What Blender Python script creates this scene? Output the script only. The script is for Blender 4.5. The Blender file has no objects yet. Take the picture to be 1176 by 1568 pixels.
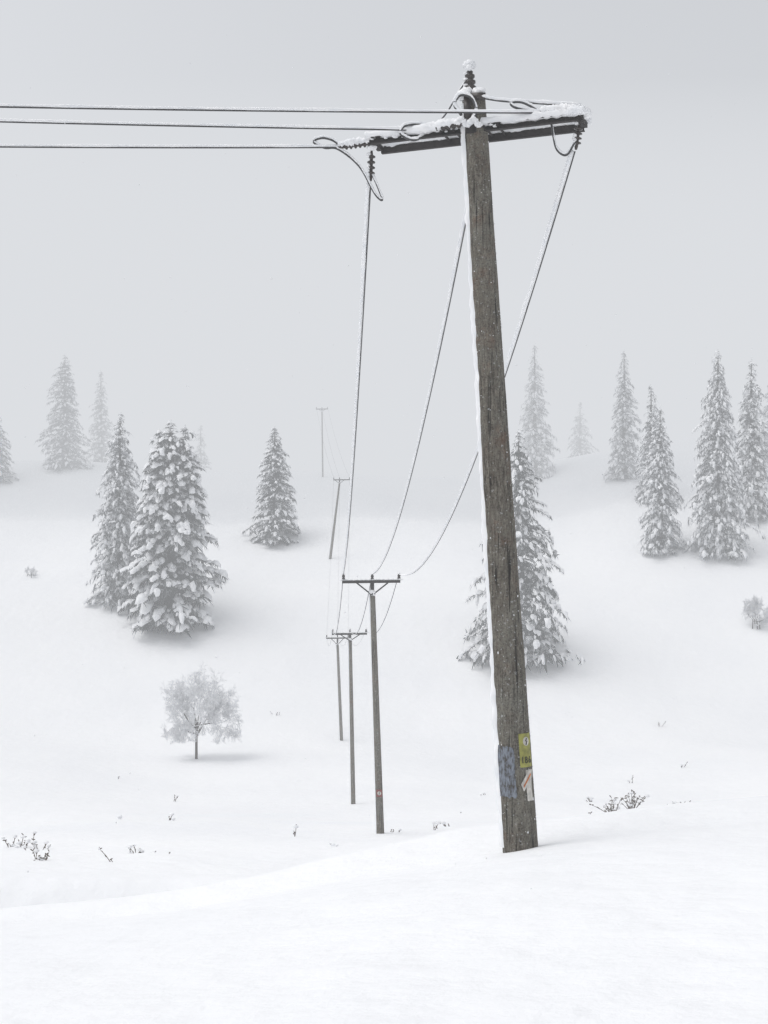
import bpy, math, random
import numpy as np
from mathutils import Vector, noise as mn

random.seed(7); rng=np.random.default_rng(7)
scene=bpy.context.scene
COL=scene.collection

# ------------------------------------------------------------------ materials
def new_mat(name):
    m=bpy.data.materials.new(name); m.use_nodes=True
    nt=m.node_tree; nt.nodes.clear()
    out=nt.nodes.new('ShaderNodeOutputMaterial')
    return m,nt,out
def N(nt,t,**kw):
    n=nt.nodes.new(t)
    for k,v in kw.items(): setattr(n,k,v)
    return n
def ramp(nt,stops):
    r=N(nt,'ShaderNodeValToRGB'); e=r.color_ramp.elements
    while len(e)<len(stops): e.new(0.5)
    for i,(p,c) in enumerate(stops):
        e[i].position=p; e[i].color=(c[0],c[1],c[2],1) if not isinstance(c,(int,float)) else (c,c,c,1)
    return r
def principled(nt,out,rough=.8,spec=.2):
    b=N(nt,'ShaderNodeBsdfPrincipled'); b.inputs['Roughness'].default_value=rough
    b.inputs['Specular IOR Level'].default_value=spec
    nt.links.new(b.outputs[0],out.inputs['Surface']); return b

def snow_ground():
    m,nt,out=new_mat('snow_ground'); b=principled(nt,out,.75,.15)
    tc=N(nt,'ShaderNodeNewGeometry')
    n1=N(nt,'ShaderNodeTexNoise'); n1.inputs['Scale'].default_value=.12; n1.inputs['Detail'].default_value=5
    nt.links.new(tc.outputs['Position'],n1.inputs['Vector'])
    r=ramp(nt,[(.3,(.845,.855,.873)),(.7,(.90,.906,.915))]); nt.links.new(n1.outputs['Fac'],r.inputs[0])
    nt.links.new(r.outputs[0],b.inputs['Base Color'])
    n2=N(nt,'ShaderNodeTexNoise'); n2.inputs['Scale'].default_value=1.3; n2.inputs['Detail'].default_value=8; n2.inputs['Roughness'].default_value=.55
    nt.links.new(tc.outputs['Position'],n2.inputs['Vector'])
    bp=N(nt,'ShaderNodeBump'); bp.inputs['Strength'].default_value=.55; bp.inputs['Distance'].default_value=.2
    nt.links.new(n2.outputs['Fac'],bp.inputs['Height']); nt.links.new(bp.outputs[0],b.inputs['Normal'])
    return m
def snow_lump(name='snow_clump',c=.88):
    m,nt,out=new_mat(name); b=principled(nt,out,.8,.1)
    tc=N(nt,'ShaderNodeNewGeometry')
    n=N(nt,'ShaderNodeTexNoise'); n.inputs['Scale'].default_value=5; n.inputs['Detail'].default_value=5
    nt.links.new(tc.outputs['Position'],n.inputs['Vector'])
    r=ramp(nt,[(.3,(c*.88,c*.9,c*.93)),(.65,(c,c,c*1.01))]); nt.links.new(n.outputs['Fac'],r.inputs[0])
    nt.links.new(r.outputs[0],b.inputs['Base Color'])
    bp=N(nt,'ShaderNodeBump'); bp.inputs['Strength'].default_value=.5; bp.inputs['Distance'].default_value=.03
    nt.links.new(n.outputs['Fac'],bp.inputs['Height']); nt.links.new(bp.outputs[0],b.inputs['Normal'])
    return m
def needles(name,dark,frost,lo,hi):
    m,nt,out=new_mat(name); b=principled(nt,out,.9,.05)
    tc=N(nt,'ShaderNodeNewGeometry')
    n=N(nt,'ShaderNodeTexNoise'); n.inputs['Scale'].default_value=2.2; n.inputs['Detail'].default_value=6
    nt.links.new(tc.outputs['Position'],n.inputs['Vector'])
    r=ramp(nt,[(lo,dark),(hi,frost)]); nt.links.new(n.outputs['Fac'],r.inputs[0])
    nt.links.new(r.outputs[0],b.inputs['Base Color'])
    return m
def wood(name,scale=1.0):
    m,nt,out=new_mat(name); b=principled(nt,out,.9,.15)
    tc=N(nt,'ShaderNodeTexCoord')
    mp=N(nt,'ShaderNodeMapping'); mp.inputs['Scale'].default_value=(24,24,4.0)
    nt.links.new(tc.outputs['Object'],mp.inputs[0])
    n=N(nt,'ShaderNodeTexNoise'); n.inputs['Scale'].default_value=1.9; n.inputs['Detail'].default_value=12; n.inputs['Roughness'].default_value=.8
    nt.links.new(mp.outputs[0],n.inputs['Vector'])
    r=ramp(nt,[(.34,(.035,.030,.024)),(.45,(.115,.101,.081)),(.56,(.20,.182,.150)),(.69,(.38,.36,.32))]); nt.links.new(n.outputs['Fac'],r.inputs[0])
    # rusty / lichen patches
    n2=N(nt,'ShaderNodeTexNoise'); n2.inputs['Scale'].default_value=3.6; n2.inputs['Detail'].default_value=8; n2.inputs['Roughness'].default_value=.75
    nt.links.new(tc.outputs['Object'],n2.inputs['Vector'])
    r2=ramp(nt,[(.55,0.),(.66,1.)]); nt.links.new(n2.outputs['Fac'],r2.inputs[0])
    mul=N(nt,'ShaderNodeMath',operation='MULTIPLY'); mul.inputs[1].default_value=.55; nt.links.new(r2.outputs[0],mul.inputs[0])
    mx=N(nt,'ShaderNodeMixRGB'); mx.inputs['Color2'].default_value=(.17,.095,.06,1)
    nt.links.new(mul.outputs[0],mx.inputs[0]); nt.links.new(r.outputs[0],mx.inputs['Color1'])
    # grey-green algae patches
    n5=N(nt,'ShaderNodeTexNoise'); n5.inputs['Scale'].default_value=2.0; n5.inputs['Detail'].default_value=10; n5.inputs['Roughness'].default_value=.8
    nt.links.new(tc.outputs['Object'],n5.inputs['Vector'])
    r5=ramp(nt,[(.46,0.),(.58,.5)]); nt.links.new(n5.outputs['Fac'],r5.inputs[0])
    m5=N(nt,'ShaderNodeMixRGB'); m5.inputs['Color2'].default_value=(.22,.22,.19,1)
    nt.links.new(r5.outputs[0],m5.inputs[0]); nt.links.new(mx.outputs[0],m5.inputs['Color1'])
    # fine pitting
    n6=N(nt,'ShaderNodeTexNoise'); n6.inputs['Scale'].default_value=60; n6.inputs['Detail'].default_value=6; nt.links.new(tc.outputs['Object'],n6.inputs['Vector'])
    r6=ramp(nt,[(.36,.4),(.50,1.)]); nt.links.new(n6.outputs['Fac'],r6.inputs[0])
    m6=N(nt,'ShaderNodeMixRGB',blend_type='MULTIPLY'); m6.inputs[0].default_value=.8
    nt.links.new(m5.outputs[0],m6.inputs['Color1']); nt.links.new(r6.outputs[0],m6.inputs['Color2'])
    # long dark drying cracks
    mp3=N(nt,'ShaderNodeMapping'); mp3.inputs['Scale'].default_value=(34,34,1.1); nt.links.new(tc.outputs['Object'],mp3.inputs[0])
    n3=N(nt,'ShaderNodeTexNoise'); n3.inputs['Scale'].default_value=1; n3.inputs['Detail'].default_value=6; nt.links.new(mp3.outputs[0],n3.inputs['Vector'])
    r3=ramp(nt,[(.36,.2),(.44,1.)]); nt.links.new(n3.outputs['Fac'],r3.inputs[0])
    mm=N(nt,'ShaderNodeMixRGB',blend_type='MULTIPLY'); mm.inputs[0].default_value=1
    nt.links.new(m6.outputs[0],mm.inputs['Color1']); nt.links.new(r3.outputs[0],mm.inputs['Color2'])
    # frost dusting
    n4=N(nt,'ShaderNodeTexNoise'); n4.inputs['Scale'].default_value=34; n4.inputs['Detail'].default_value=4; nt.links.new(tc.outputs['Object'],n4.inputs['Vector'])
    r4=ramp(nt,[(.63,0.),(.71,.8)]); nt.links.new(n4.outputs['Fac'],r4.inputs[0])
    m4=N(nt,'ShaderNodeMixRGB'); m4.inputs['Color2'].default_value=(.42,.43,.43,1)
    nt.links.new(r4.outputs[0],m4.inputs[0]); nt.links.new(mm.outputs[0],m4.inputs['Color1'])
    nt.links.new(m4.outputs[0],b.inputs['Base Color'])
    bp=N(nt,'ShaderNodeBump'); bp.inputs['Strength'].default_value=.9; bp.inputs['Distance'].default_value=.025
    nt.links.new(n.outputs['Fac'],bp.inputs['Height']); nt.links.new(bp.outputs[0],b.inputs['Normal'])
    return m
def plain(name,c,rough=.6,spec=.3,var=.35,scale=30,metal=0):
    m,nt,out=new_mat(name); b=principled(nt,out,rough,spec); b.inputs['Metallic'].default_value=metal
    tc=N(nt,'ShaderNodeTexCoord'); n=N(nt,'ShaderNodeTexNoise'); n.inputs['Scale'].default_value=scale; n.inputs['Detail'].default_value=5
    nt.links.new(tc.outputs['Object'],n.inputs['Vector'])
    r=ramp(nt,[(.3,tuple(x*(1-var) for x in c)),(.7,tuple(min(1,x*(1+var)) for x in c))]); nt.links.new(n.outputs['Fac'],r.inputs[0])
    nt.links.new(r.outputs[0],b.inputs['Base Color']); return m

M_ground=snow_ground(); M_snow=snow_lump()
M_frost=snow_lump('frost_twigs',.78)
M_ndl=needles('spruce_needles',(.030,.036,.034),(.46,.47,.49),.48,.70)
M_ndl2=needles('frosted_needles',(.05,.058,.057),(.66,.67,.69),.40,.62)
M_bark=plain('bark',(.07,.06,.05),.9,.1)
M_wood=wood('weathered_pole_wood')
M_steel=plain('rusty_steel',(.026,.023,.023),.7,.25)
M_ins=plain('brown_ceramic',(.03,.022,.02),.3,.5)
M_cable=plain('cable_metal',(.05,.05,.052),.5,.4)
M_weed=plain('dry_weed',(.10,.075,.055),.9,.1)

# ------------------------------------------------------------------ mesh helpers
def mesh_obj(name,V,F,mats,mi=None,smooth=True,parent=None,coll=COL):
    me=bpy.data.meshes.new(name)
    V=np.asarray(V,dtype=np.float32)
    if isinstance(F,np.ndarray):
        k=F.shape[1]; n=len(F)
        me.vertices.add(len(V)); me.vertices.foreach_set('co',V.ravel())
        me.loops.add(n*k); me.loops.foreach_set('vertex_index',F.astype(np.int32).ravel())
        me.polygons.add(n); me.polygons.foreach_set('loop_start',np.arange(0,n*k,k,dtype=np.int32))
        try: me.polygons.foreach_set('loop_total',np.full(n,k,dtype=np.int32))
        except Exception: pass
    else:
        me.from_pydata([tuple(v) for v in V],[],F)
    for m in mats: me.materials.append(m)
    if mi is not None: me.polygons.foreach_set('material_index',np.asarray(mi,dtype=np.int32))
    me.update(calc_edges=True); me.validate()
    me.polygons.foreach_set('use_smooth',np.full(len(me.polygons),smooth))
    o=bpy.data.objects.new(name,me); coll.objects.link(o)
    if parent: o.parent=parent
    return o
def empty(name,loc=(0,0,0)):
    e=bpy.data.objects.new(name,None); e.location=loc; e.empty_display_size=.3; COL.objects.link(e); return e

class B:
    """small mesh builder"""
    def __init__(s): s.V=[];s.F=[];s.M=[]
    def add(s,V,F,m=0):
        o=len(s.V); s.V+= [tuple(v) for v in V]; s.F+=[tuple(i+o for i in f) for f in F]; s.M+=[m]*len(F)
    def tube(s,pts,rad,sides=8,m=0,jit=0,cap=True,squash=1):
        P=[Vector(p) for p in pts]; n=len(P)
        if not hasattr(rad,'__len__'): rad=[rad]*n
        V=[]
        d=(P[1]-P[0]).normalized(); up=Vector((0,0,1)) if abs(d.z)<.9 else Vector((0,1,0))
        for i,p in enumerate(P):
            d=(P[min(i+1,n-1)]-P[max(i-1,0)]).normalized()
            a=d.cross(up).normalized(); b=a.cross(d)
            for k in range(sides):
                t=2*math.pi*k/sides; r=rad[i]*(1+random.uniform(-jit,jit))
                V.append(p+a*math.cos(t)*r+b*math.sin(t)*r*squash)
        F=[(i*sides+k,i*sides+(k+1)%sides,(i+1)*sides+(k+1)%sides,(i+1)*sides+k) for i in range(n-1) for k in range(sides)]
        if cap: F+= [tuple(range(sides))[::-1],tuple((n-1)*sides+k for k in range(sides))]
        s.add(V,F,m)
    def lathe(s,p0,p1,prof,sides=14,m=0):
        p0=Vector(p0);p1=Vector(p1); 
        s.tube([p0+(p1-p0)*t for t,_ in prof],[r for _,r in prof],sides,m)
    def box(s,c,ax,ay,az,m=0,bev=0):
        c=Vector(c);V=[]
        for i in (-1,1):
            for j in (-1,1):
                for k in (-1,1): V.append(c+Vector(ax)*i+Vector(ay)*j+Vector(az)*k)
        s.add(V,[(0,1,3,2),(4,6,7,5),(0,4,5,1),(2,3,7,6),(0,2,6,4),(1,5,7,3)],m)
    def blob(s,c,r,m=0,jit=.15,n=8,k=5):
        c=Vector(c);V=[];F=[]
        for i in range(k+1):
            ph=math.pi*i/k
            for j in range(n):
                t=2*math.pi*j/n; q=1+random.uniform(-jit,jit)
                V.append(c+Vector((r[0]*math.sin(ph)*math.cos(t)*q,r[1]*math.sin(ph)*math.sin(t)*q,r[2]*math.cos(ph)*(q if 0<i<k else 1))))
        F=[(i*n+j,(i+1)*n+j,(i+1)*n+(j+1)%n,i*n+(j+1)%n) for i in range(k) for j in range(n)]
        s.add(V,F,m)
    def obj(s,name,mats,parent=None,smooth=True):
        return mesh_obj(name,s.V,s.F,mats,s.M,smooth,parent)

# ------------------------------------------------------------------ terrain
py=np.array([-400,-60,0,4,8,13,16,20,27,38,60,75,88,95,105,112,120,133,146,152,165,200,300,2500.])
pz=np.array([ 4, .5,-1.6,-1.75,-2.3,-3.55,-4.6,-6.0,-7.5,-9.9,-13.8,-15.4,-16.5,-14.4,-10.0,-7.4,-4.8,-.5,4.1,5.1,3.6,-3.,-6,-6])
gy=np.arange(-400,2500,.5); gz=np.interp(gy,py,pz)
k=np.exp(-.5*(np.arange(-12,13)/4.)**2); k/=k.sum()
gzs=np.convolve(np.pad(gz,12,mode='edge'),k,mode='valid')
def sst(a,b,x):
    t=np.clip((x-a)/(b-a),0,1); return t*t*(3-2*t)
cu=np.array([-40,-6,-4.1,-2.6,-1.3,0,1.3,2.6,4.1,8,40.])
ct=np.array([-4.9,-4.45,-4.34,-4.25,-4.05,-3.78,-3.56,-3.43,-3.22,-2.7,-.5])
gx=np.arange(-40,40,.25); gcs=np.interp(gx,cu,ct)
kk=np.exp(-.5*(np.arange(-8,9)/2.5)**2); kk/=kk.sum(); gcs=np.convolve(np.pad(gcs,8,mode='edge'),kk,mode='valid')
def terrain(x,y):
    x=np.asarray(x,float); y=np.asarray(y,float)
    base=np.interp(y,gy,gzs)
    # foreground shoulder
    zc=np.interp(x,gx,gcs)
    yy=np.clip(y,0,13.2)/13.0
    fg=-1.62+(zc+1.62)*yy**1.45
    L=1-sst(-3.5,1.2,x)
    w=1-sst(13.2,18.5-2.2*L,y)
    wn=sst(-30,-5,y)
    z=base*(1-w*wn)+fg*w*wn
    # lateral shape of the far hill
    f=sst(95,150,y)
    z=z+f*np.interp(x,[-400,-80,-46,-20,15,27,46,90,400],[5,3,1.5,.2,.0,2.6,5.0,9,20])
    # left hollow (old snowed-in track running behind the drift) 
    ysh=y-.10*(x+4)
    z=z-2.1*sst(13.6,15.8,ysh)*(1-sst(17.8,19.8,ysh))*L*sst(-40,-22,x)
    # long rolling drifts
    amp=sst(20,60,y)
    z=z+amp*(.5*np.sin(x*.09+1.3)*np.sin(y*.07+x*.03)+.25*np.sin(x*.23+y*.11))
    return z
def TZ(x,y): 
    return float(terrain(x,y))
ys=[-60.]
while ys[-1]<2400:
    y=ys[-1]; st=.16 if 2<y<25 else (.35 if 0<=y<50 else (.7 if 50<=y<160 else max(1.2,abs(y)*.04)))
    ys.append(y+st)
xs=[0.]
while xs[-1]<1500:
    x=xs[-1]; xs.append(x+max(.14,.028*x if x<60 else .06*x))
xs=np.array([-a for a in xs[:0:-1]]+xs); ys=np.array(ys)
X,Y=np.meshgrid(xs,ys); Z=terrain(X,Y)
Vx=np.stack([X.ravel(),Y.ravel(),Z.ravel()],1)
for i in range(len(Vx)):
    x,y=Vx[i,0],Vx[i,1]
    if -30<y<180 and abs(x)<90:
        a=mn.noise((x*.16,y*.16,3.3))*.13+mn.noise((x*.6,y*.45,8.1))*.045
        if y<40: a+=mn.noise((x*2.1,y*1.6,1.1))*.012
        Vx[i,2]+=a
nx,ny=len(xs),len(ys)
I=np.arange(nx*ny).reshape(ny,nx)
F=np.stack([I[:-1,:-1].ravel(),I[:-1,1:].ravel(),I[1:,1:].ravel(),I[1:,:-1].ravel()],1)
mesh_obj('snowy_ground',Vx,F,[M_ground])

# ------------------------------------------------------------------ spruces
dome=[(0,0,1.)]
for ph,r in ((50,.72),(88,1.)):
    for j in range(8):
        t=2*math.pi*j/8; dome.append((r*math.cos(t),r*math.sin(t),math.cos(math.radians(ph))))
dome=np.array(dome)
dF=[(0,1+j,1+(j+1)%8) for j in range(8)]
for j in range(8):
    a,b=1+j,1+(j+1)%8; c,d=9+j,9+(j+1)%8
    dF+=[(a,c,d),(a,d,b)]
dF=np.array(dF)
def spruce(name,x,y,H,R,seed,step=.6,lump=.5,dens=1.,droop=.35,mat=None,pw=.8,snow=1.,thick=.42,nl=9,sink=.25,tips=None,wid=1.):
    g=np.random.default_rng(seed); C=[];AZ=[];PI_=[];S=[];SN=[]
    bumps=g.uniform(.74,1.16,64)
    for (tx,ty,H_,R_) in ([(0,0,H,R)] if not tips else tips):
      z=.35 if H_==H else H_*.45
      while z<H_*.985:
        t=z/H_
        prof=((1-t)**pw)*(1-.16*math.exp(-t*12))+.015
        if t>.85: prof*=.8+.2*(1-t)/.15
        L0=R_*prof
        nb=max(4,int((5+6*(L0/R))*dens))
        a0=g.uniform(0,6.28)
        for b in range(nb):
            az=a0+6.283*b/nb+g.normal(0,.22)
            sector=bumps[(int((az%6.283)/6.283*12)+int(t*5)*12)%64]
            L=L0*g.uniform(.74,1.08)*sector
            if g.random()<.10: L*=g.uniform(.5,.8)
            if g.random()<.08: L*=1.22
            dr=droop*g.uniform(.7,1.35)
            zz=z+g.uniform(-.3,.3)*step
            s=.15/max(L,.2)
            while s<=1.0:
                r=L*s
                w=(.34*L*(1-s)*min(1,s*2.2)+.10)
                for q in range(1 if L<.8 else (2 if s>.75 else 3)):
                    lat=g.normal(0,.55)*w
                    h=zz+L*(.22*s-dr*s*s*1.15)-abs(lat)*.35+ .08*L*max(0,s-.8)
                    sl=.22-2.3*dr*s
                    C.append((tx+math.cos(az)*r-math.sin(az)*lat,ty+math.sin(az)*r+math.cos(az)*lat,h))
                    AZ.append(az+lat/max(w,.1)*.5+g.normal(0,.15)); PI_.append(sl+g.normal(0,.12))
                    sz=lump*g.uniform(.4,1.2)*(1-.4*t)*(.75+.35*s)
                    S.append(sz); SN.append((s>.4) and g.random()<snow*(.6+.4*s))
                s+=max(.1,lump*.72/max(L,.3)*(1-.3*t))
        z+=step*(1-.5*t)*g.uniform(.85,1.15)
      for i in range(5):
        C.append((tx+g.normal(0,.03),ty+g.normal(0,.03),H_-.18*i)); AZ.append(g.uniform(0,6)); PI_.append(.2); S.append(.10+.05*i); SN.append(True)
    C=np.array(C);AZ=np.array(AZ);P=np.array(PI_);S=np.array(S);SN=np.array(SN,bool)
    C[:,2]=np.maximum(C[:,2],.05+.25*S)
    ca,sa,cp,sp=np.cos(AZ),np.sin(AZ),np.cos(P),np.sin(P)
    ex=np.stack([ca*cp,sa*cp,sp],1); ey=np.stack([-sa,ca,0*sa],1); ez=np.stack([-ca*sp,-sa*sp,cp],1)
    # snow domes
    idx=np.where(SN)[0]; n=len(idx)
    D=np.repeat(dome[None],n,0)*(1+g.uniform(-.36,.36,(n,17,1)))
    D[:,:,0]*=(S[idx]*.66)[:,None]; D[:,:,1]*=(S[idx]*wid*g.uniform(.2,.38,n))[:,None]; D[:,:,2]*=(S[idx]*thick*g.uniform(.45,1.05,n))[:,None]
    V1=C[idx][:,None]+D[:,:,0:1]*ex[idx][:,None]+D[:,:,1:2]*ey[idx][:,None]+D[:,:,2:3]*ez[idx][:,None]
    V1[:,:,2]-= (D[:,:,0]**2)*.25/np.maximum(S[idx],.1)[:,None]
    F1=(dF[None]+(np.arange(n)*17)[:,None,None]).reshape(-1,3)
    # hanging needle twigs
    m=len(C); T=nl
    th=g.uniform(-2.6,2.6,(m,T)); rr=g.uniform(.1,.62,(m,T))*S[:,None]
    bx=np.cos(th)*rr; by=np.sin(th)*rr*.85
    dirx=np.cos(th)*.8+g.normal(0,.3,(m,T)); diry=np.sin(th)*.7+g.normal(0,.3,(m,T)); dz=-g.uniform(.1,1.25,(m,T))
    ln=g.uniform(.4,.95,(m,T))*S[:,None]; wd=g.uniform(.07,.16,(m,T))*S[:,None]
    def tow(a,b_,c): return C[:,None]+a[...,None]*ex[:,None]+b_[...,None]*ey[:,None]+c[...,None]*np.array([0,0,1.])
    p0=tow(bx-diry*wd,by+dirx*wd,0*bx-.02); p1=tow(bx+diry*wd,by-dirx*wd,0*bx-.02+g.uniform(-.1,.1,(m,T))*S[:,None])
    p2=tow(bx+dirx*ln,by+diry*ln,dz*ln)
    V2=np.stack([p0,p1,p2],2).reshape(-1,3); F2=np.arange(len(V2)).reshape(-1,3)+n*17
    V=np.concatenate([V1.reshape(-1,3),V2]); F=np.concatenate([F1,F2]); MI=np.concatenate([np.zeros(len(F1)),np.ones(len(F2))])
    # trunk
    k=8; zs=np.linspace(-.6,H*.97,10); tv=[]
    for zt in zs:
        r=.022*H*(1-max(zt,0)/H)+.02
        for j in range(k): tv.append((r*math.cos(6.283*j/k),r*math.sin(6.283*j/k),zt))
    tf=[]
    for i in range(9):
        for j in range(k):
            a,b_,c,d=i*k+j,i*k+(j+1)%k,(i+1)*k+(j+1)%k,(i+1)*k+j
            tf+=[(a,b_,c),(a,c,d)]
    o0=len(V); V=np.concatenate([V,np.array(tv)]); F=np.concatenate([F,np.array(tf)+o0]); MI=np.concatenate([MI,np.full(len(tf),2)])
    o=mesh_obj(name,V,F,[M_snow,mat or M_ndl,M_bark],MI,True)
    o.location=(x,y,TZ(x,y)-sink)
    return o
spruce('spruce_tree',-18.2,106,17.6,4.8,11,step=.78,lump=.80,dens=1.1,droop=.36,pw=.58,snow=.85,thick=.62,nl=10,wid=1.35,tips=[(0,0,17.6,4.8),(1.2,.2,17.2,3.6),(-.9,-.3,16.8,3.6)])
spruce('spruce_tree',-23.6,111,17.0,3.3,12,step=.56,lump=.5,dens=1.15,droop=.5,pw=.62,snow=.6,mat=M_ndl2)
spruce('spruce_tree',-11.1,126,11.8,3.1,13,step=.48,lump=.48,dens=1.1,droop=.4,pw=.66,snow=.7)
spruce('spruce_tree',10.9,100.5,18.4,5.3,14,step=.85,lump=.60,dens=.88,droop=.58,pw=.72,snow=.72,nl=12,wid=1.15)
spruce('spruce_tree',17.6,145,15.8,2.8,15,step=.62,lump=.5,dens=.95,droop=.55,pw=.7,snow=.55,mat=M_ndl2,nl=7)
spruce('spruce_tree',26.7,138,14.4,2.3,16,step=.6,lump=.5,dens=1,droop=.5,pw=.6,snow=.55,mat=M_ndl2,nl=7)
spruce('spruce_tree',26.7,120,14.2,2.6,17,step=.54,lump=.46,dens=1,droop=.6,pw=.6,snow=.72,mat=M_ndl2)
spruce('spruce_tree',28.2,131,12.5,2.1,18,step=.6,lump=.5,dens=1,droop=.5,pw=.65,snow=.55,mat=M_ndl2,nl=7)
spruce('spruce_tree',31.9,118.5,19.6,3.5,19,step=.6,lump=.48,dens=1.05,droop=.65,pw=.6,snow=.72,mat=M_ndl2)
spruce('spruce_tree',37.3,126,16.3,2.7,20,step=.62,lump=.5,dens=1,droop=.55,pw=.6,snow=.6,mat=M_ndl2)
spruce('spruce_tree',-37.8,147,13.6,3.2,21,step=.6,lump=.5,dens=1.1,droop=.4,pw=.55,snow=.45,nl=7)
spruce('spruce_tree',-35.6,156,12.3,2.1,22,step=.6,lump=.5,dens=.9,droop=.45,pw=.65,snow=.5,nl=7)
spruce('spruce_tree',-44.6,142,8.4,2.9,23,step=.55,lump=.5,dens=1.,droop=.4,pw=.6,snow=.5,nl=7)
spruce('spruce_tree',25.6,162,8.5,2.3,24,step=.6,lump=.5,dens=.8,droop=.45,pw=.7,snow=.5,nl=7)
spruce('spruce_tree',-23.8,161,7.0,1.8,25,step=.6,lump=.5,dens=.8,droop=.45,pw=.7,snow=.5,nl=7)
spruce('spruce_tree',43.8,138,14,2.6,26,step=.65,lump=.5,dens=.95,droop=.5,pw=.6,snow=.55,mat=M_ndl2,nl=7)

# ------------------------------------------------------------------ bare frosted tree / bushes
def bare_tree(name,x,y,H,W,seed,trunk_h=.28,depth=6,r0=.11,mats=None,leader=True,twr=.012,nstem=1,kids=1.0,low=0.):
    g=random.Random(seed); segs=[]
    def grow(p,d,L,r,lv):
        q=p; dd=d.copy(); n=3
        for i in range(n):
            dd=(dd+Vector((g.gauss(0,.16),g.gauss(0,.16),g.gauss(0,.12)+(.04 if lv<3 else -.05)))).normalized()
            q2=q+dd*L/n; ra=r*(1-.25*i/n)
            if q2.z<low*H: dd.z=abs(dd.z); q2=q+dd*L/n
            segs.append((q,q2,max(ra,twr),max(ra*.9,twr),lv)); q=q2
            if lv<depth and lv>0:
                for k in range(2 if lv>2 else 1):
                    if g.random()>kids: continue
                    ax=Vector((g.gauss(0,1),g.gauss(0,1),g.gauss(0,.6))).normalized()
                    nd=(dd*.7+ax*.8).normalized()
                    grow(q,nd,L*g.uniform(.45,.72),r*.5,lv+1+(1 if g.random()<.3 else 0))
        if lv<depth:
            for k in range(2):
                ax=Vector((g.gauss(0,1),g.gauss(0,1),g.gauss(0,.4))).normalized()
                grow(q,(dd+ax*.6).normalized(),L*g.uniform(.6,.8),r*.6,lv+1)
    for s in range(nstem):
        p0=Vector((g.gauss(0,.12*W) if nstem>1 else 0,g.gauss(0,.12*W) if nstem>1 else 0,-.3))
        th=H*trunk_h; p1=p0+Vector((g.uniform(-.02,.02)*H,0,th+.3))
        segs.append((p0,p1,r0,r0*.8,0))
        nb=9 if nstem==1 else 3
        for b in range(nb):
            a=6.283*b*.382+g.uniform(-.3,.3); el=.05+1.3*(b/(nb-1))
            grow(p1+Vector((0,0,g.uniform(-.04,.10)*H if nstem==1 else 0)),Vector((math.cos(a)*math.cos(el),math.sin(a)*math.cos(el),math.sin(el))),H*.22*(1 if el>.6 else g.uniform(.9,1.35)),r0*.42,1)
        if nstem==1: segs.append((p1,p1+Vector((0,0,.12*H)),r0*.7,r0*.5,0))
    P0=np.array([s[0][:] for s in segs]);P1=np.array([s[1][:] for s in segs]);R0=np.array([s[2] for s in segs]);R1=np.array([s[3] for s in segs])
    sx=(W/2)/np.percentile(np.abs(P1[:,0]),96); sz=H/np.percentile(P1[:,2],99.5)
    for P in (P0,P1):
        P[:,0]*=sx; P[:,1]*=sx; P[:,2]=np.where(P[:,2]>0,P[:,2]*sz,P[:,2])
    d=P1-P0; d/=np.linalg.norm(d,axis=1)[:,None]+1e-9
    a=np.cross(d,np.array([.31,.57,.76])); a/=np.linalg.norm(a,axis=1)[:,None]; b=np.cross(d,a)
    V=[]
    for P,Rr in ((P0,R0),(P1,R1)):
        for j in range(4):
            t=1.5708*j; V.append(P+a*(math.cos(t)*Rr)[:,None]+b*(math.sin(t)*Rr)[:,None])
    V=np.stack(V,1).reshape(-1,3)
    f=np.array([(j,(j+1)%4,4+(j+1)%4,4+j) for j in range(4)])
    F=(f[None]+(np.arange(len(segs))*8)[:,None,None]).reshape(-1,4)
    MI=np.repeat([0 if s[4]<=1 else 1 for s in segs],4)
    o=mesh_obj(name,V,F,mats or [M_bark,M_frost],MI,False); o.location=(x,y,TZ(x,y)); print(name,len(segs)); return o
bare_tree('frosted_bare_tree',-12.1,80,5.5,4.7,17,depth=6,r0=.12,twr=.010,kids=.6,trunk_h=.22,low=.17)
bare_tree('frosted_bush',31.8,106,2.4,2.2,6,trunk_h=.1,depth=5,r0=.05,twr=.012,nstem=4,kids=.7)
bare_tree('frosted_bush',-33.2,117,.9,1.3,8,trunk_h=.1,depth=4,r0=.04,twr=.012,nstem=3)

# ------------------------------------------------------------------ weeds poking through the snow
def weed(x,y,h,w,seed,n=7,snowy=.5):
    random.seed(seed); b=B(); k=min(1.6,max(1,y/28))
    for i in range(n):
        a=random.uniform(0,6.28); r=random.uniform(0,w*.5)
        p=Vector((r*math.cos(a),r*math.sin(a),-.1)); d=Vector((random.gauss(0,.35),random.gauss(0,.3),1)).normalized(); L=h*random.uniform(.3,1.1)+.1
        pts=[p+d*L*t+Vector((math.cos(a)*.2*L*t*t,0,-.1*L*t*t)) for t in (0,.3,.6,.85,1)]
        b.tube(pts,[.010*k,.009*k,.008*k,.006*k,.004*k],5,0)
        for j in range(5):
            q=pts[random.choice((2,3,4))]; e=Vector((random.gauss(0,1),random.gauss(0,1),random.gauss(.2,.7))).normalized()*L*random.uniform(.06,.2)
            b.tube([q,q+e*.5,q+e],[.004*k,.014*k,.003*k],4,0)
        if random.random()<snowy:
            q=pts[random.choice((3,4))]; s=random.uniform(.02,.05)*k; b.blob(q+Vector((0,0,s*.3)),(s*1.3,s,s*.8),1,.3)
    o=b.obj('dry_weed',[M_weed,M_snow]); o.location=(x,y,TZ(x,y)); return o
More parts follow.
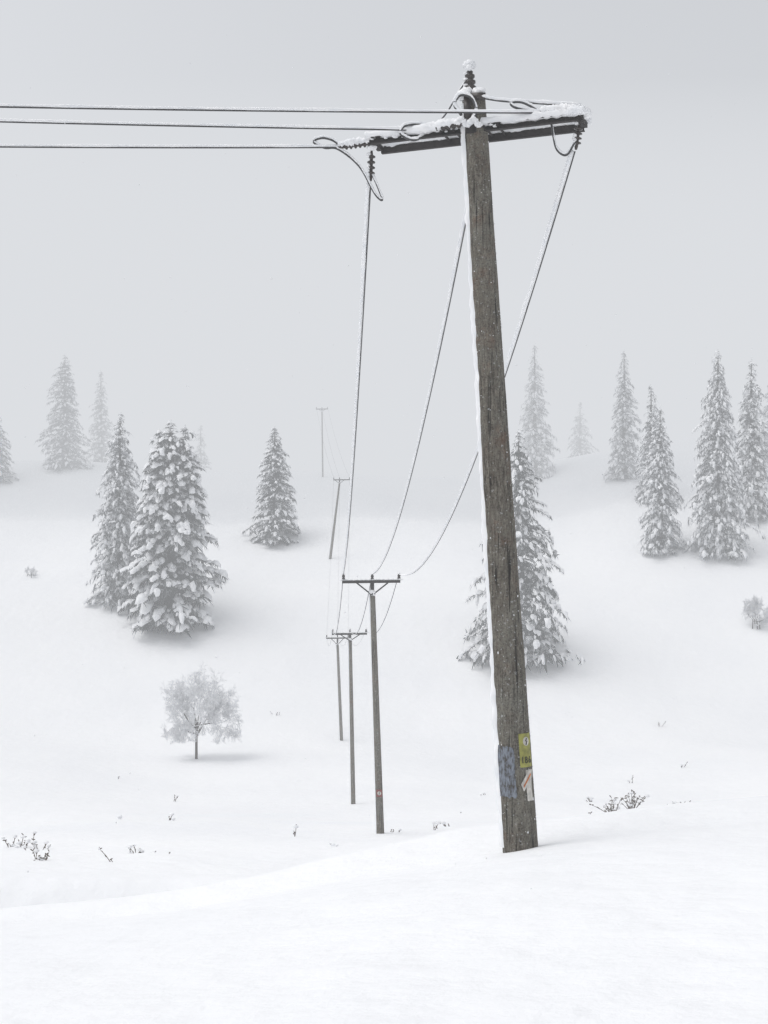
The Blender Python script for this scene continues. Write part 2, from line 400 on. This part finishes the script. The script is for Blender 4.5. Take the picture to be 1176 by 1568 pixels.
W=[(7.1,43,.4,.3,1,10),(8.8,48,.7,.3,2,14),(10.,50,.85,.35,3,18),(10,60,.25,.3,4,6),(12.9,55,.25,.5,5,9),(13.6,56,.3,.5,6,9),(16.1,60,.25,.2,7,4),(2.6,32,.35,.35,8,12),
   (14,70,.5,.2,9,3),(18,75,.6,.2,27,3),
   (-8.5,29,.35,1.0,10,16,.9),(-7.9,28.5,.2,.7,29,8,.9),(-6.8,24.6,.25,.35,11,10),(-5.3,27,.2,.6,12,8,1),(-5.3,24.5,.4,.08,13,2),(-4.6,26.5,.12,.25,14,4),(-7.4,43,.25,.25,15,5),
   (-1.2,30,.12,.15,16,3),(1.6,40,.4,.2,18,2),(2.2,42,.4,.25,19,3),(3.0,50,.3,.2,20,2),(-2.6,36,.4,.15,21,2),(-9,42,.25,.2,22,3),(.3,38.5,.2,.3,23,4),(-10.5,62,.3,.2,24,3),(-8,92,.4,.5,26,5),(-15,70,.3,.2,30,3),(5,62,.3,.2,32,3),(20,90,.5,.3,33,3)]
for w in W: weed(*w)
random.seed(9)

# ------------------------------------------------------------------ main utility pole
PX=lambda z: 1.43+(z+3.55)*(-.475/7.6)   # slightly leaning axis
Y0=13.0
root=empty('utility_pole',(0,0,0))
b=B(); zs=np.linspace(-4.1,4.33,160)
def R(z): return .186-(z+3.55)*.0083
V=[];Fc=[];K=48
for i,z in enumerate(zs):
    for j in range(K):
        a=6.283185*j/K; r=R(z)+.006*mn.noise((math.cos(a)*1.5,math.sin(a)*1.5,z*1.1))+.0035*mn.noise((math.cos(a)*7,math.sin(a)*7,z*2.2))
        V.append((PX(z)+r*math.cos(a),Y0+r*math.sin(a),z))
for i in range(len(zs)-1):
    for j in range(K): Fc.append((i*K+j,i*K+(j+1)%K,(i+1)*K+(j+1)%K,(i+1)*K+j))
Fc.append(tuple((len(zs)-1)*K+j for j in range(K)))
b.add(V,Fc); post=b.obj('wooden_post',[M_wood],root)
# snow crust along the windward (left) side
b=B(); V=[];Fc=[]; zz=np.arange(-3.5,4.3,.03); K=7
for i,z in enumerate(zz):
    a0=math.radians(180+9*mn.noise((0,0,z*.9))); half=math.radians(max(7,20+13*mn.noise((3,1,z*1.3))+9*mn.noise((5,2,z*6))))
    th=max(.004,.036+.02*mn.noise((1,7,z*1.7))+.018*mn.noise((2,7,z*8)))
    for j in range(K):
        u=-1+2*j/(K-1); a=a0+u*half*(1+.2*mn.noise((u*3,z*11,2))); r=R(z)-.006+th*(1-u*u)
        V.append((PX(z)+r*math.cos(a),Y0+r*math.sin(a),z))
for i in range(len(zz)-1):
    for j in range(K-1): Fc.append((i*K+j,i*K+j+1,(i+1)*K+j+1,(i+1)*K+j))
b.add(V,Fc); b.obj('windblown_snow_crust',[M_snow],root)
# flecks of snow stuck to the bark
b=B()
for i in range(90):
    z=random.uniform(-3.4,3.9); a=math.radians(random.uniform(180,360)); s=random.choice((.003,.004,.004,.005,.009))*random.uniform(.7,1.2)
    r=R(z); b.blob((PX(z)+r*math.cos(a),Y0+r*math.sin(a),z),(s,s*.5,s*random.uniform(1,1.5)),0,.35,6,4)
for i in range(120):   # right edge bits
    z=random.uniform(-3.4,3.9); a=math.radians(random.uniform(342,362)); s=random.uniform(.004,.009)
    r=R(z); b.blob((PX(z)+r*math.cos(a),Y0+r*math.sin(a),z),(s,s,s),0,.3,6,4)
b.obj('snow_flecks',[M_snow],root)

# plates and stickers wrapped on the post
def patch(name,z0,z1,a0,a1,off,mat,fn=None,nz=10,na=10,wob=0,skew=0):
    V=[];Fc=[]
    for i in range(nz+1):
        for j in range(na+1):
            z=z0+(z1-z0)*i/nz; a=math.radians(a0+(a1-a0)*j/na+skew*i/nz)
            if wob and (i in(0,nz) or j in (0,na)): z+=random.uniform(-wob,wob); a+=random.uniform(-wob,wob)*3
            r=R(z)+off; V.append((PX(z)+r*math.cos(a),Y0+r*math.sin(a),z))
    for i in range(nz):
        for j in range(na): Fc.append((i*(na+1)+j,i*(na+1)+j+1,(i+1)*(na+1)+j+1,(i+1)*(na+1)+j))
    return mesh_obj(name,V,Fc,[mat],None,True,root)
M_yel=plain('yellow_plate_paint',(.24,.235,.05),.5,.4,.45,14)
def worn_paint():
    m,nt,out=new_mat('worn_blue_paint'); b=principled(nt,out,.85,.1)
    tc=N(nt,'ShaderNodeTexCoord'); n=N(nt,'ShaderNodeTexNoise'); n.inputs['Scale'].default_value=22; n.inputs['Detail'].default_value=8; n.inputs['Roughness'].default_value=.7
    mp=N(nt,'ShaderNodeMapping'); mp.inputs['Scale'].default_value=(1.6,1.6,.6); nt.links.new(tc.outputs['Object'],mp.inputs[0]); nt.links.new(mp.outputs[0],n.inputs['Vector'])
    r=ramp(nt,[(.42,(.07,.065,.058)),(.49,(.14,.155,.185)),(.62,(.22,.245,.28))]); nt.links.new(n.outputs['Fac'],r.inputs[0]); nt.links.new(r.outputs[0],b.inputs['Base Color']); return m
M_blu=worn_paint()
M_wht=plain('white_sticker',(.55,.53,.49),.6,.3,.25,20)
M_org=plain('orange_print',(.5,.17,.06),.6,.3,.3,30)
M_blk=plain('black_print',(.03,.03,.025),.6,.3)
def zpx(p): return (784-p)/1900*13
OF=.006
patch('yellow_number_plate',zpx(1170),zpx(1119),281,330,OF+.004,M_yel)
patch('blue_paint_marking',zpx(1216),zpx(1139),183,264,OF-.001,M_blu,wob=.012,nz=16,na=14)
patch('white_arrow_sticker',zpx(1221),zpx(1174),299,323,OF+.001,M_wht,wob=.004)
def on_post(z,a,off): 
    r=R(z)+off+.004; a=math.radians(a); return Vector((PX(z)+r*math.cos(a),Y0+r*math.sin(a),z))
b=B()
zc=zpx(1131); ring=[on_post(zc+.046*math.sin(t),307+12*math.cos(t),.009) for t in np.linspace(0,6.283,20)]
c0=on_post(zc,307,.010); b.add([c0]+ring,[(0,i+1,i+2) for i in range(19)],1)
b.tube([on_post(zc+.034,309,.013),on_post(zc+.002,304,.013),on_post(zc+.004,310,.013),on_post(zc-.034,305,.013)],.0055,5,0)
def stroke(pts,r=.0045,m=0): b.tube([on_post(z,a,.010) for a,z in pts],r,5,m)
zn=zpx(1159); t8=np.linspace(0,6.283,12)
stroke([(290,zn-.03),(290,zn+.035)])
stroke([(303+3.6*math.cos(t),zn+.018+.015*math.sin(t)) for t in t8]); stroke([(303+4.2*math.cos(t),zn-.014+.017*math.sin(t)) for t in t8])
stroke([(320,zn+.033),(315,zn+.01),(314,zn-.014)]); stroke([(318.5+4.2*math.cos(t),zn-.014+.017*math.sin(t)) for t in t8])
b.obj('plate_lettering',[M_blk,M_wht],root)
b=B(); q=[(279,zpx(1195)),(287,zpx(1206)),(319,zpx(1188)),(326,zpx(1174)),(308,zpx(1175))]
b.add([on_post(z,a,.014) for a,z in q],[(0,1,2,3,4)],0)
q2=[(286,zpx(1197)),(288,zpx(1200)),(316,zpx(1182)),(314,zpx(1179))]
b.add([on_post(z,a,.019) for a,z in q2],[(0,1,2,3)],1)
b.obj('orange_arrow_sticker',[M_wht,M_org],root,False)

# crossarm : two steel channels either side of the post
AL=Vector((-.13,13.52,3.99)); AR=Vector((2.08,12.73,4.01)); ad=(AR-AL).normalized(); an=Vector((-ad.y,ad.x,0)); upz=Vector((0,0,1))
def arm(t,off=0,dz=0): return AL+(AR-AL)*t+an*off+upz*dz
b=B()
for sgn,dz in ((-1,0),(1,-.012)):
    c=arm(.5,sgn*.145,dz)
    b.box(c,ad*1.12,an*.005,upz*.030)
    b.box(c+upz*.033+an*sgn*.02,ad*1.12,an*.024,upz*.005)
    b.box(c-upz*.033+an*sgn*.02,ad*1.12,an*.024,upz*.005)
for t in (.02,.98): b.box(arm(t),ad*.03,an*.138,upz*.026)
for t in (.36,.42,.56,.62): b.tube([arm(t,-.22),arm(t,.22)],.013,8)
b.box(Vector((PX(4.0),Y0,4.0))-an*.17,ad*.05,an*.012,upz*.075)
b.obj('steel_crossarm',[M_steel],root,False)
b=B()
for sgn in (-1,1):
    pts=[];rr=[]
    for i in range(90):
        t=-.005+1.01*i/89
        pts.append(arm(t,sgn*.165,.064+.012*mn.noise((t*14,sgn,0)))); rr.append(max(.02,.048+.020*mn.noise((t*9,sgn,4))+.016*mn.noise((t*30,sgn,4))))
    b.tube(pts,rr,9,0,.12)
for i in range(60):
    t=random.uniform(0,1); s=random.uniform(.01,.028); b.blob(arm(t,random.choice((-1,-1,1))*.175,.035+random.uniform(-.03,.03)),(s*1.4,s*.8,s*.8),0,.35,7,4)
for i in range(20):
    s=random.uniform(.03,.055); b.blob(arm(random.uniform(.84,1.0),random.uniform(-.17,0),.07+random.uniform(-.01,.02)),(s*1.3,s,s*.7),0,.3)
b.obj('crossarm_snow',[M_snow],root)

SN=B(); IN=B(); CB=B()
def string(p0,p1,n=5,r=.042,up=.034):
    pr=[(0,.012),(.08,.016)]
    for i in range(n):
        t=.14+.72*i/n; w=.72/n
        pr+=[(t,.018),(t+w*.25,r),(t+w*.45,r),(t+w*.6,.02)]
    pr+=[(.9,.018),(1,.012)]
    IN.lathe(p0,p1,pr,12)
    if up<=0: 
        for i in range(6): SN.blob(Vector(p0).lerp(Vector(p1),random.random())+Vector((-.03,-.02,.01)),(.02,.02,.025),0,.35)
        return
    p0=Vector(p0);p1=Vector(p1)
    m=26; SN.tube([p0+(p1-p0)*(i/m)+Vector((0,-.008,up+.012*mn.noise((i*.8,p0.x,0)))) for i in range(m+1)],[.014+.030*math.sin(math.pi*min(1,max(0,i/m)))**.5+.010*random.uniform(-1,1) for i in range(m+1)],8,0,.2)
def cat(pts,n=10):
    P=[Vector(p) for p in pts]; P=[P[0]*2-P[1]]+P+[P[-1]*2-P[-2]]; out=[]
    for i in range(1,len(P)-2):
        for k_ in range(n):
            t=k_/n; a,b_,c,d=P[i-1],P[i],P[i+1],P[i+2]
            out.append(.5*((2*b_)+(c-a)*t+(2*a-5*b_+4*c-d)*t*t+(3*b_-a-3*c+d)*t**3))
    out.append(P[-2]); return out
def cable(pts,r=.009,snow=.0,so=(0,0,.02),n=10):
    q=cat(pts,n); CB.tube(q,r,7)
    if snow: SN.tube([p+Vector(so)+Vector((0,0,.003*random.uniform(-1,1))) for p in q],[snow*(1+.5*mn.noise((p.x*9,p.y*9,p.z*9))) for p in q],7,0,.12)
LS=Vector((-.50,13.55,3.98)); MS=Vector((.42,13.2,4.06)); RS=Vector((1.60,12.72,4.09))
string(arm(.02,0,.0)+Vector((0,-.1,0)),LS,6,.036)
string(Vector((.86,12.84,4.02)),MS,6,.036)
string(arm(.97,0,.06)+Vector((0,-.16,0)),RS,6,.036)
# jumper loops
cable([LS+Vector((.04,0,0)),LS+Vector((-.06,-.02,.07)),LS+Vector((-.18,-.02,.095)),LS+Vector((-.27,0,.06)),LS+Vector((-.15,0,-.005)),LS+Vector((.0,0,-.02)),(-.27,13.5,3.76),(-.10,13.45,3.45),(-.02,13.45,3.38),(-.05,13.45,3.48),(-.13,13.5,3.68)],.011,.013)
cable([MS+Vector((.05,0,0)),MS+Vector((-.03,-.03,.05)),MS+Vector((-.2,-.05,.03)),MS+Vector((-.24,-.05,-.06)),MS+Vector((-.1,-.05,-.12)),MS+Vector((.02,-.03,-.05)),MS+Vector((.0,-.02,.0))],.012,.014)
cable([RS+Vector((.02,0,0)),RS+Vector((-.10,0,.07)),RS+Vector((-.2,0,.11)),RS+Vector((-.3,0,.10)),RS+Vector((-.24,0,.05)),RS+Vector((0,0,.0)),RS+Vector((.1,0,-.06)),(1.74,12.75,3.86),(1.78,12.75,3.72),(1.87,12.72,3.66),(1.95,12.7,3.78)],.012,.013)
cable([(.80,12.82,4.10),(.73,12.85,4.22),(.79,12.83,4.31),(.90,12.8,4.27),(.95,12.8,4.14),(.90,12.8,4.02)],.015,.018)
cable([(.95,12.85,4.30),(1.2,12.8,4.24),(1.55,12.75,4.20),(2.02,12.7,4.15)],.009,.018)
cable([(.90,12.98,4.56),(.80,12.98,4.42),(.68,13.02,4.22),(.60,13.05,4.12)],.007,.006)
# hanging clamps / post insulators
string((-.135,13.5,3.93),(-.145,13.5,3.60),4,.044,.0)
string((2.0,12.72,3.98),(1.97,12.74,3.72),4,.046,.0)
string((PX(3.7),13.14,4.0),(1.0,13.2,3.72),4,.035,.0)
SN.blob((-.13,13.46,3.96),(.06,.05,.04)); SN.blob((2.06,12.7,4.07),(.07,.06,.05))
# top pin insulator
IN.tube([(PX(4.3),Y0,4.30),(PX(4.4),Y0,4.47)],.018,8)
IN.lathe((.905,Y0-.02,4.40),(.895,Y0-.02,4.62),[(0,.03),(.1,.062),(.2,.062),(.28,.03),(.38,.058),(.48,.058),(.55,.03),(.66,.052),(.76,.052),(.82,.03),(.92,.036),(1,.02)],16)
for i in range(9): SN.blob((.9+random.gauss(0,.022),Y0-.03+random.gauss(0,.02),4.64+random.uniform(-.02,.045)),(.045,.04,.035),0,.25)
for z in (4.44,4.50,4.56): SN.blob((.85,Y0-.03,z+.02),(.03,.04,.015),0,.3)
for i in range(18): SN.blob((PX(4.3)+random.uniform(-.13,.09),Y0+random.uniform(-.12,.05),4.34+random.uniform(-.01,.04)),(.06,.06,.045),0,.25)
IN.box((.86,12.84,4.16),(.035,0,0),(0,.02,0),(0,0,.14)); IN.box((.98,12.84,4.30),(.07,0,0),(0,.02,0),(0,0,.035))
for i in range(12): SN.blob((.76+.02*i,12.79,4.02+.03*math.sin(i)),(.035,.03,.028),0,.3)
IN.obj('insulators',[M_ins],root); CB.obj('jumper_cables',[M_cable],root); SN.obj('hardware_snow',[M_snow],root)

# ------------------------------------------------------------------ following poles
def line_pole(Y,xb,xt,zt,ax0,ax1,za,rb,rt,sign=False,skew=.0):
    e=empty('utility_pole'); zb=TZ(xb,Y)-.4
    b=B(); zs=np.linspace(0,1,14)
    b.tube([(xb+(xt-xb)*t,Y,zb+(zt-zb)*t) for t in zs],[rb+(rt-rb)*t for t in zs],14)
    b.obj('wooden_post',[M_wood],e)
    b=B(); mid=Vector((xt,Y,za)); A0=Vector((ax0,Y+skew,za)); A1=Vector((ax1,Y-skew,za+.02)); d=(A1-A0).normalized()
    b.box((A0+A1)/2-Vector((0,rt+.03,0)),(A1-A0)/2,Vector((0,.03,0)),Vector((0,0,.04)))
    b.box((A0+A1)/2+Vector((0,rt+.03,0)),(A1-A0)/2,Vector((0,.03,0)),Vector((0,0,.04)))
    low=Vector((xt,Y-rt-.03,zt-.12)); w=(ax1-ax0)*.27
    for s in (-1,1): b.tube([low,mid+Vector((s*w,-rt-.03,-.02))],.025,6)
    b.tube([low,mid],.045,8); b.tube([(xt,Y,zt-.02),mid],.06,8)
    b.obj('steel_crossarm',[M_steel],e,False)
    b=B(); s=B(); tops=[]
    for p in (A0+d*.04,mid,A1-d*.04):
        q=p+Vector((0,0,.24)); tops.append(q)
        b.lathe(p,q,[(0,.02),(.3,.02),(.32,.05),(.5,.05),(.55,.03),(.65,.05),(.8,.045),(.9,.03),(1,.02)],10)
        s.blob(q+Vector((0,0,.01)),(.05,.05,.03))
    for i in range(14):
        t=i/13; s.blob(A0.lerp(A1,t)+Vector((0,-.02,.055)),((ax1-ax0)/20,.07,.02+.012*random.random()),0,.2)
    m=16; s.tube([(xb+(xt-xb)*t-(rb+(rt-rb)*t)*.92,Y-.02,zb+.4+(zt-zb-.4)*t) for t in np.linspace(0,1,m)],[.028+.012*random.uniform(-1,1) for _ in range(m)],6)
    for i in range(6): s.blob((xt+random.uniform(-.09,.09),Y-.1,zt-.05+random.uniform(-.06,.05)),(.06,.05,.05),0,.3)
    b.obj('insulators',[M_ins],e); s.obj('pole_snow',[M_snow],e)
    if sign:
        b=B(); zc=-8.58; xc=xb+(xt-xb)*.17
        for rr,mm,o in ((.08,0,.150),(.06,1,.155)):
            V=[(xc,Y-o,zc)]+[(xc+rr*math.cos(t),Y-o,zc+rr*math.sin(t)) for t in np.linspace(0,6.283,24)]
            b.add(V,[(0,i+1,i+2) for i in range(23)],mm)
        b.tube([(xc+.01,Y-.16,zc+.045),(xc-.012,Y-.16,zc+.002),(xc+.012,Y-.16,zc+.002),(xc-.01,Y-.16,zc-.045)],.010,5,2)
        b.box((xc,Y-.146,zc),(.09,0,0),(0,.003,0),(0,0,.11),0)
        b.obj('warning_sign',[plain('red_sign_paint',(.2,.05,.045)),M_wht,M_blk],e,False)
    return tops
T2=line_pole(38,-.10,-.36,-2.42,-1.28,.50,-2.14,.125,.085,True)
T3=line_pole(60,-1.48,-1.64,-6.1,-2.52,-.82,-5.9,.115,.085)
T4=line_pole(88,-3.0,-3.3,-9.3,-4.1,-2.5,-8.95,.125,.09)
T5=line_pole(120,-5.24,-4.3,2.85,-4.9,-3.3,3.1,.12,.09)
T6=line_pole(146,-7.2,-7.3,11.9,-8.0,-6.6,12.1,.10,.07)

# ------------------------------------------------------------------ wires
def wire(p0,p1,sag,r=.008,snow=0,so=(-.012,0,.016),n=60,until=1.0):
    p0=Vector(p0);p1=Vector(p1)
    f=lambda t:p0.lerp(p1,t)-Vector((0,0,4*sag*t*(1-t)))
    b=B(); b.tube([f(i/n) for i in range(n+1)],r,6)
    if snow:
        m=int(n*4); pts=[];rr=[]
        for i in range(m+1):
            t=i/m*until; p=f(t); pts.append(p+Vector(so)); rr.append(max(.004,snow*(1+.5*mn.noise((i*.21,p0.x*3,0)))*(1-.35*t)))
        b.tube(pts,rr,6,1,.1)
    b.obj('overhead_wire',[M_cable,M_snow])
wire((-.145,13.5,3.58),T2[0],.75,.0085,.021,(-.032,0,.0))
wire((1.0,13.2,3.74),T2[1],1.05,.008,.019,(-.030,0,.004))
wire((1.96,12.74,3.70),T2[2],1.35,.008,.024,(-.036,0,.004))
for a,b_,s in ((T2,T3,.9),(T3,T4,.8),(T4,T5,1.),(T5,T6,.7)):
    for p,q in zip(a,b_): wire(p,q,s,.009 if a is T2 else .006,.012 if a is T2 else 0)
TL=line_pole(7.5,-44,-44,5.1,-44.8,-43.2,5.3,.15,.11)
for P,yl,sg in ((LS,8.5,.80),(MS,7.5,.64),(RS,7.0,.78)):
    wire(P,Vector((-44,yl,5.5)),sg,.0075,.015,(0,.0,.020),110)

# ------------------------------------------------------------------ falling snow
b=B(); g=random.Random(3)
tet=[(1,1,1),(1,-1,-1),(-1,1,-1),(-1,-1,1)]
for i in range(700):
    y=g.uniform(6,26); x=g.uniform(-.45,.45)*y; z=max(TZ(x,y)+.2,-.5*y)+g.uniform(0,1)*(.55*y+4); s=g.uniform(.002,.004)
    b.add([(x+s*t[0]*g.uniform(.7,1.3),y+s*t[1],z+s*t[2]*g.uniform(.7,1.3)) for t in tet],[(0,1,2),(0,2,3),(0,3,1),(1,3,2)])
b.obj('falling_snow',[M_snow])

# ------------------------------------------------------------------ fog
def fog(name,lo,hi,dens,L,scat=0.):
    b=B(); c=[(lo[i]+hi[i])/2 for i in range(3)]; h=[(hi[i]-lo[i])/2 for i in range(3)]
    b.box(c,(h[0],0,0),(0,h[1],0),(0,0,h[2]))
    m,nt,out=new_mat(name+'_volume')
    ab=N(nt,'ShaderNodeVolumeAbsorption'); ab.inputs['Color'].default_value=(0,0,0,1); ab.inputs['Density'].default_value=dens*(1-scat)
    em=N(nt,'ShaderNodeEmission'); em.inputs['Color'].default_value=(L[0],L[1],L[2],1); em.inputs['Strength'].default_value=dens  # fog brightness is added emission, standing in for light scattered inside the volume
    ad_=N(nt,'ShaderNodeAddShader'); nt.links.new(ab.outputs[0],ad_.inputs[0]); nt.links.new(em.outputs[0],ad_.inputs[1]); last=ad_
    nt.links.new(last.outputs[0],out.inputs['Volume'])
    return b.obj(name,[m],None,False)
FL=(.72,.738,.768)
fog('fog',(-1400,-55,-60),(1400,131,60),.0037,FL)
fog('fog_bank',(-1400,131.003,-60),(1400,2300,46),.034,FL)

# ------------------------------------------------------------------ light
w=bpy.data.worlds.new('World'); scene.world=w; w.use_nodes=True; nt=w.node_tree; nt.nodes.clear()
out=nt.nodes.new('ShaderNodeOutputWorld'); bg=nt.nodes.new('ShaderNodeBackground'); sky=nt.nodes.new('ShaderNodeTexSky')
sky.sky_type='NISHITA'; sky.sun_disc=False; EL=math.radians(64); AZM=math.radians(-92)
sky.sun_elevation=EL; sky.sun_rotation=AZM; sky.air_density=1.0; sky.dust_density=4.0; sky.ozone_density=1.0
hs=nt.nodes.new('ShaderNodeHueSaturation'); hs.inputs['Saturation'].default_value=.16; hs.inputs['Value'].default_value=1.18
nt.links.new(sky.outputs[0],hs.inputs['Color']); nt.links.new(hs.outputs[0],bg.inputs['Color']); nt.links.new(bg.outputs[0],out.inputs['Surface'])
bg.inputs['Strength'].default_value=.15
sd=bpy.data.lights.new('sun','SUN'); sd.energy=.5; sd.angle=math.radians(50); sd.color=(1,.99,.98)
so=bpy.data.objects.new('sun',sd); COL.objects.link(so)
dirv=Vector((math.sin(AZM)*math.cos(EL),math.cos(AZM)*math.cos(EL),math.sin(EL)))
so.rotation_euler=dirv.to_track_quat('Z','Y').to_euler()

cd=bpy.data.cameras.new('camera'); cam=bpy.data.objects.new('camera',cd); COL.objects.link(cam)
cam.location=(0,0,0); cam.rotation_euler=(math.radians(90),0,0); cd.sensor_width=36; cd.lens=36*1900/1568; cd.clip_end=5000; cd.clip_start=.05
scene.camera=cam
scene.view_settings.view_transform='Standard'; scene.view_settings.look='None'; scene.view_settings.exposure=0
print('faces',sum(len(o.data.polygons) for o in bpy.data.objects if o.type=='MESH'))
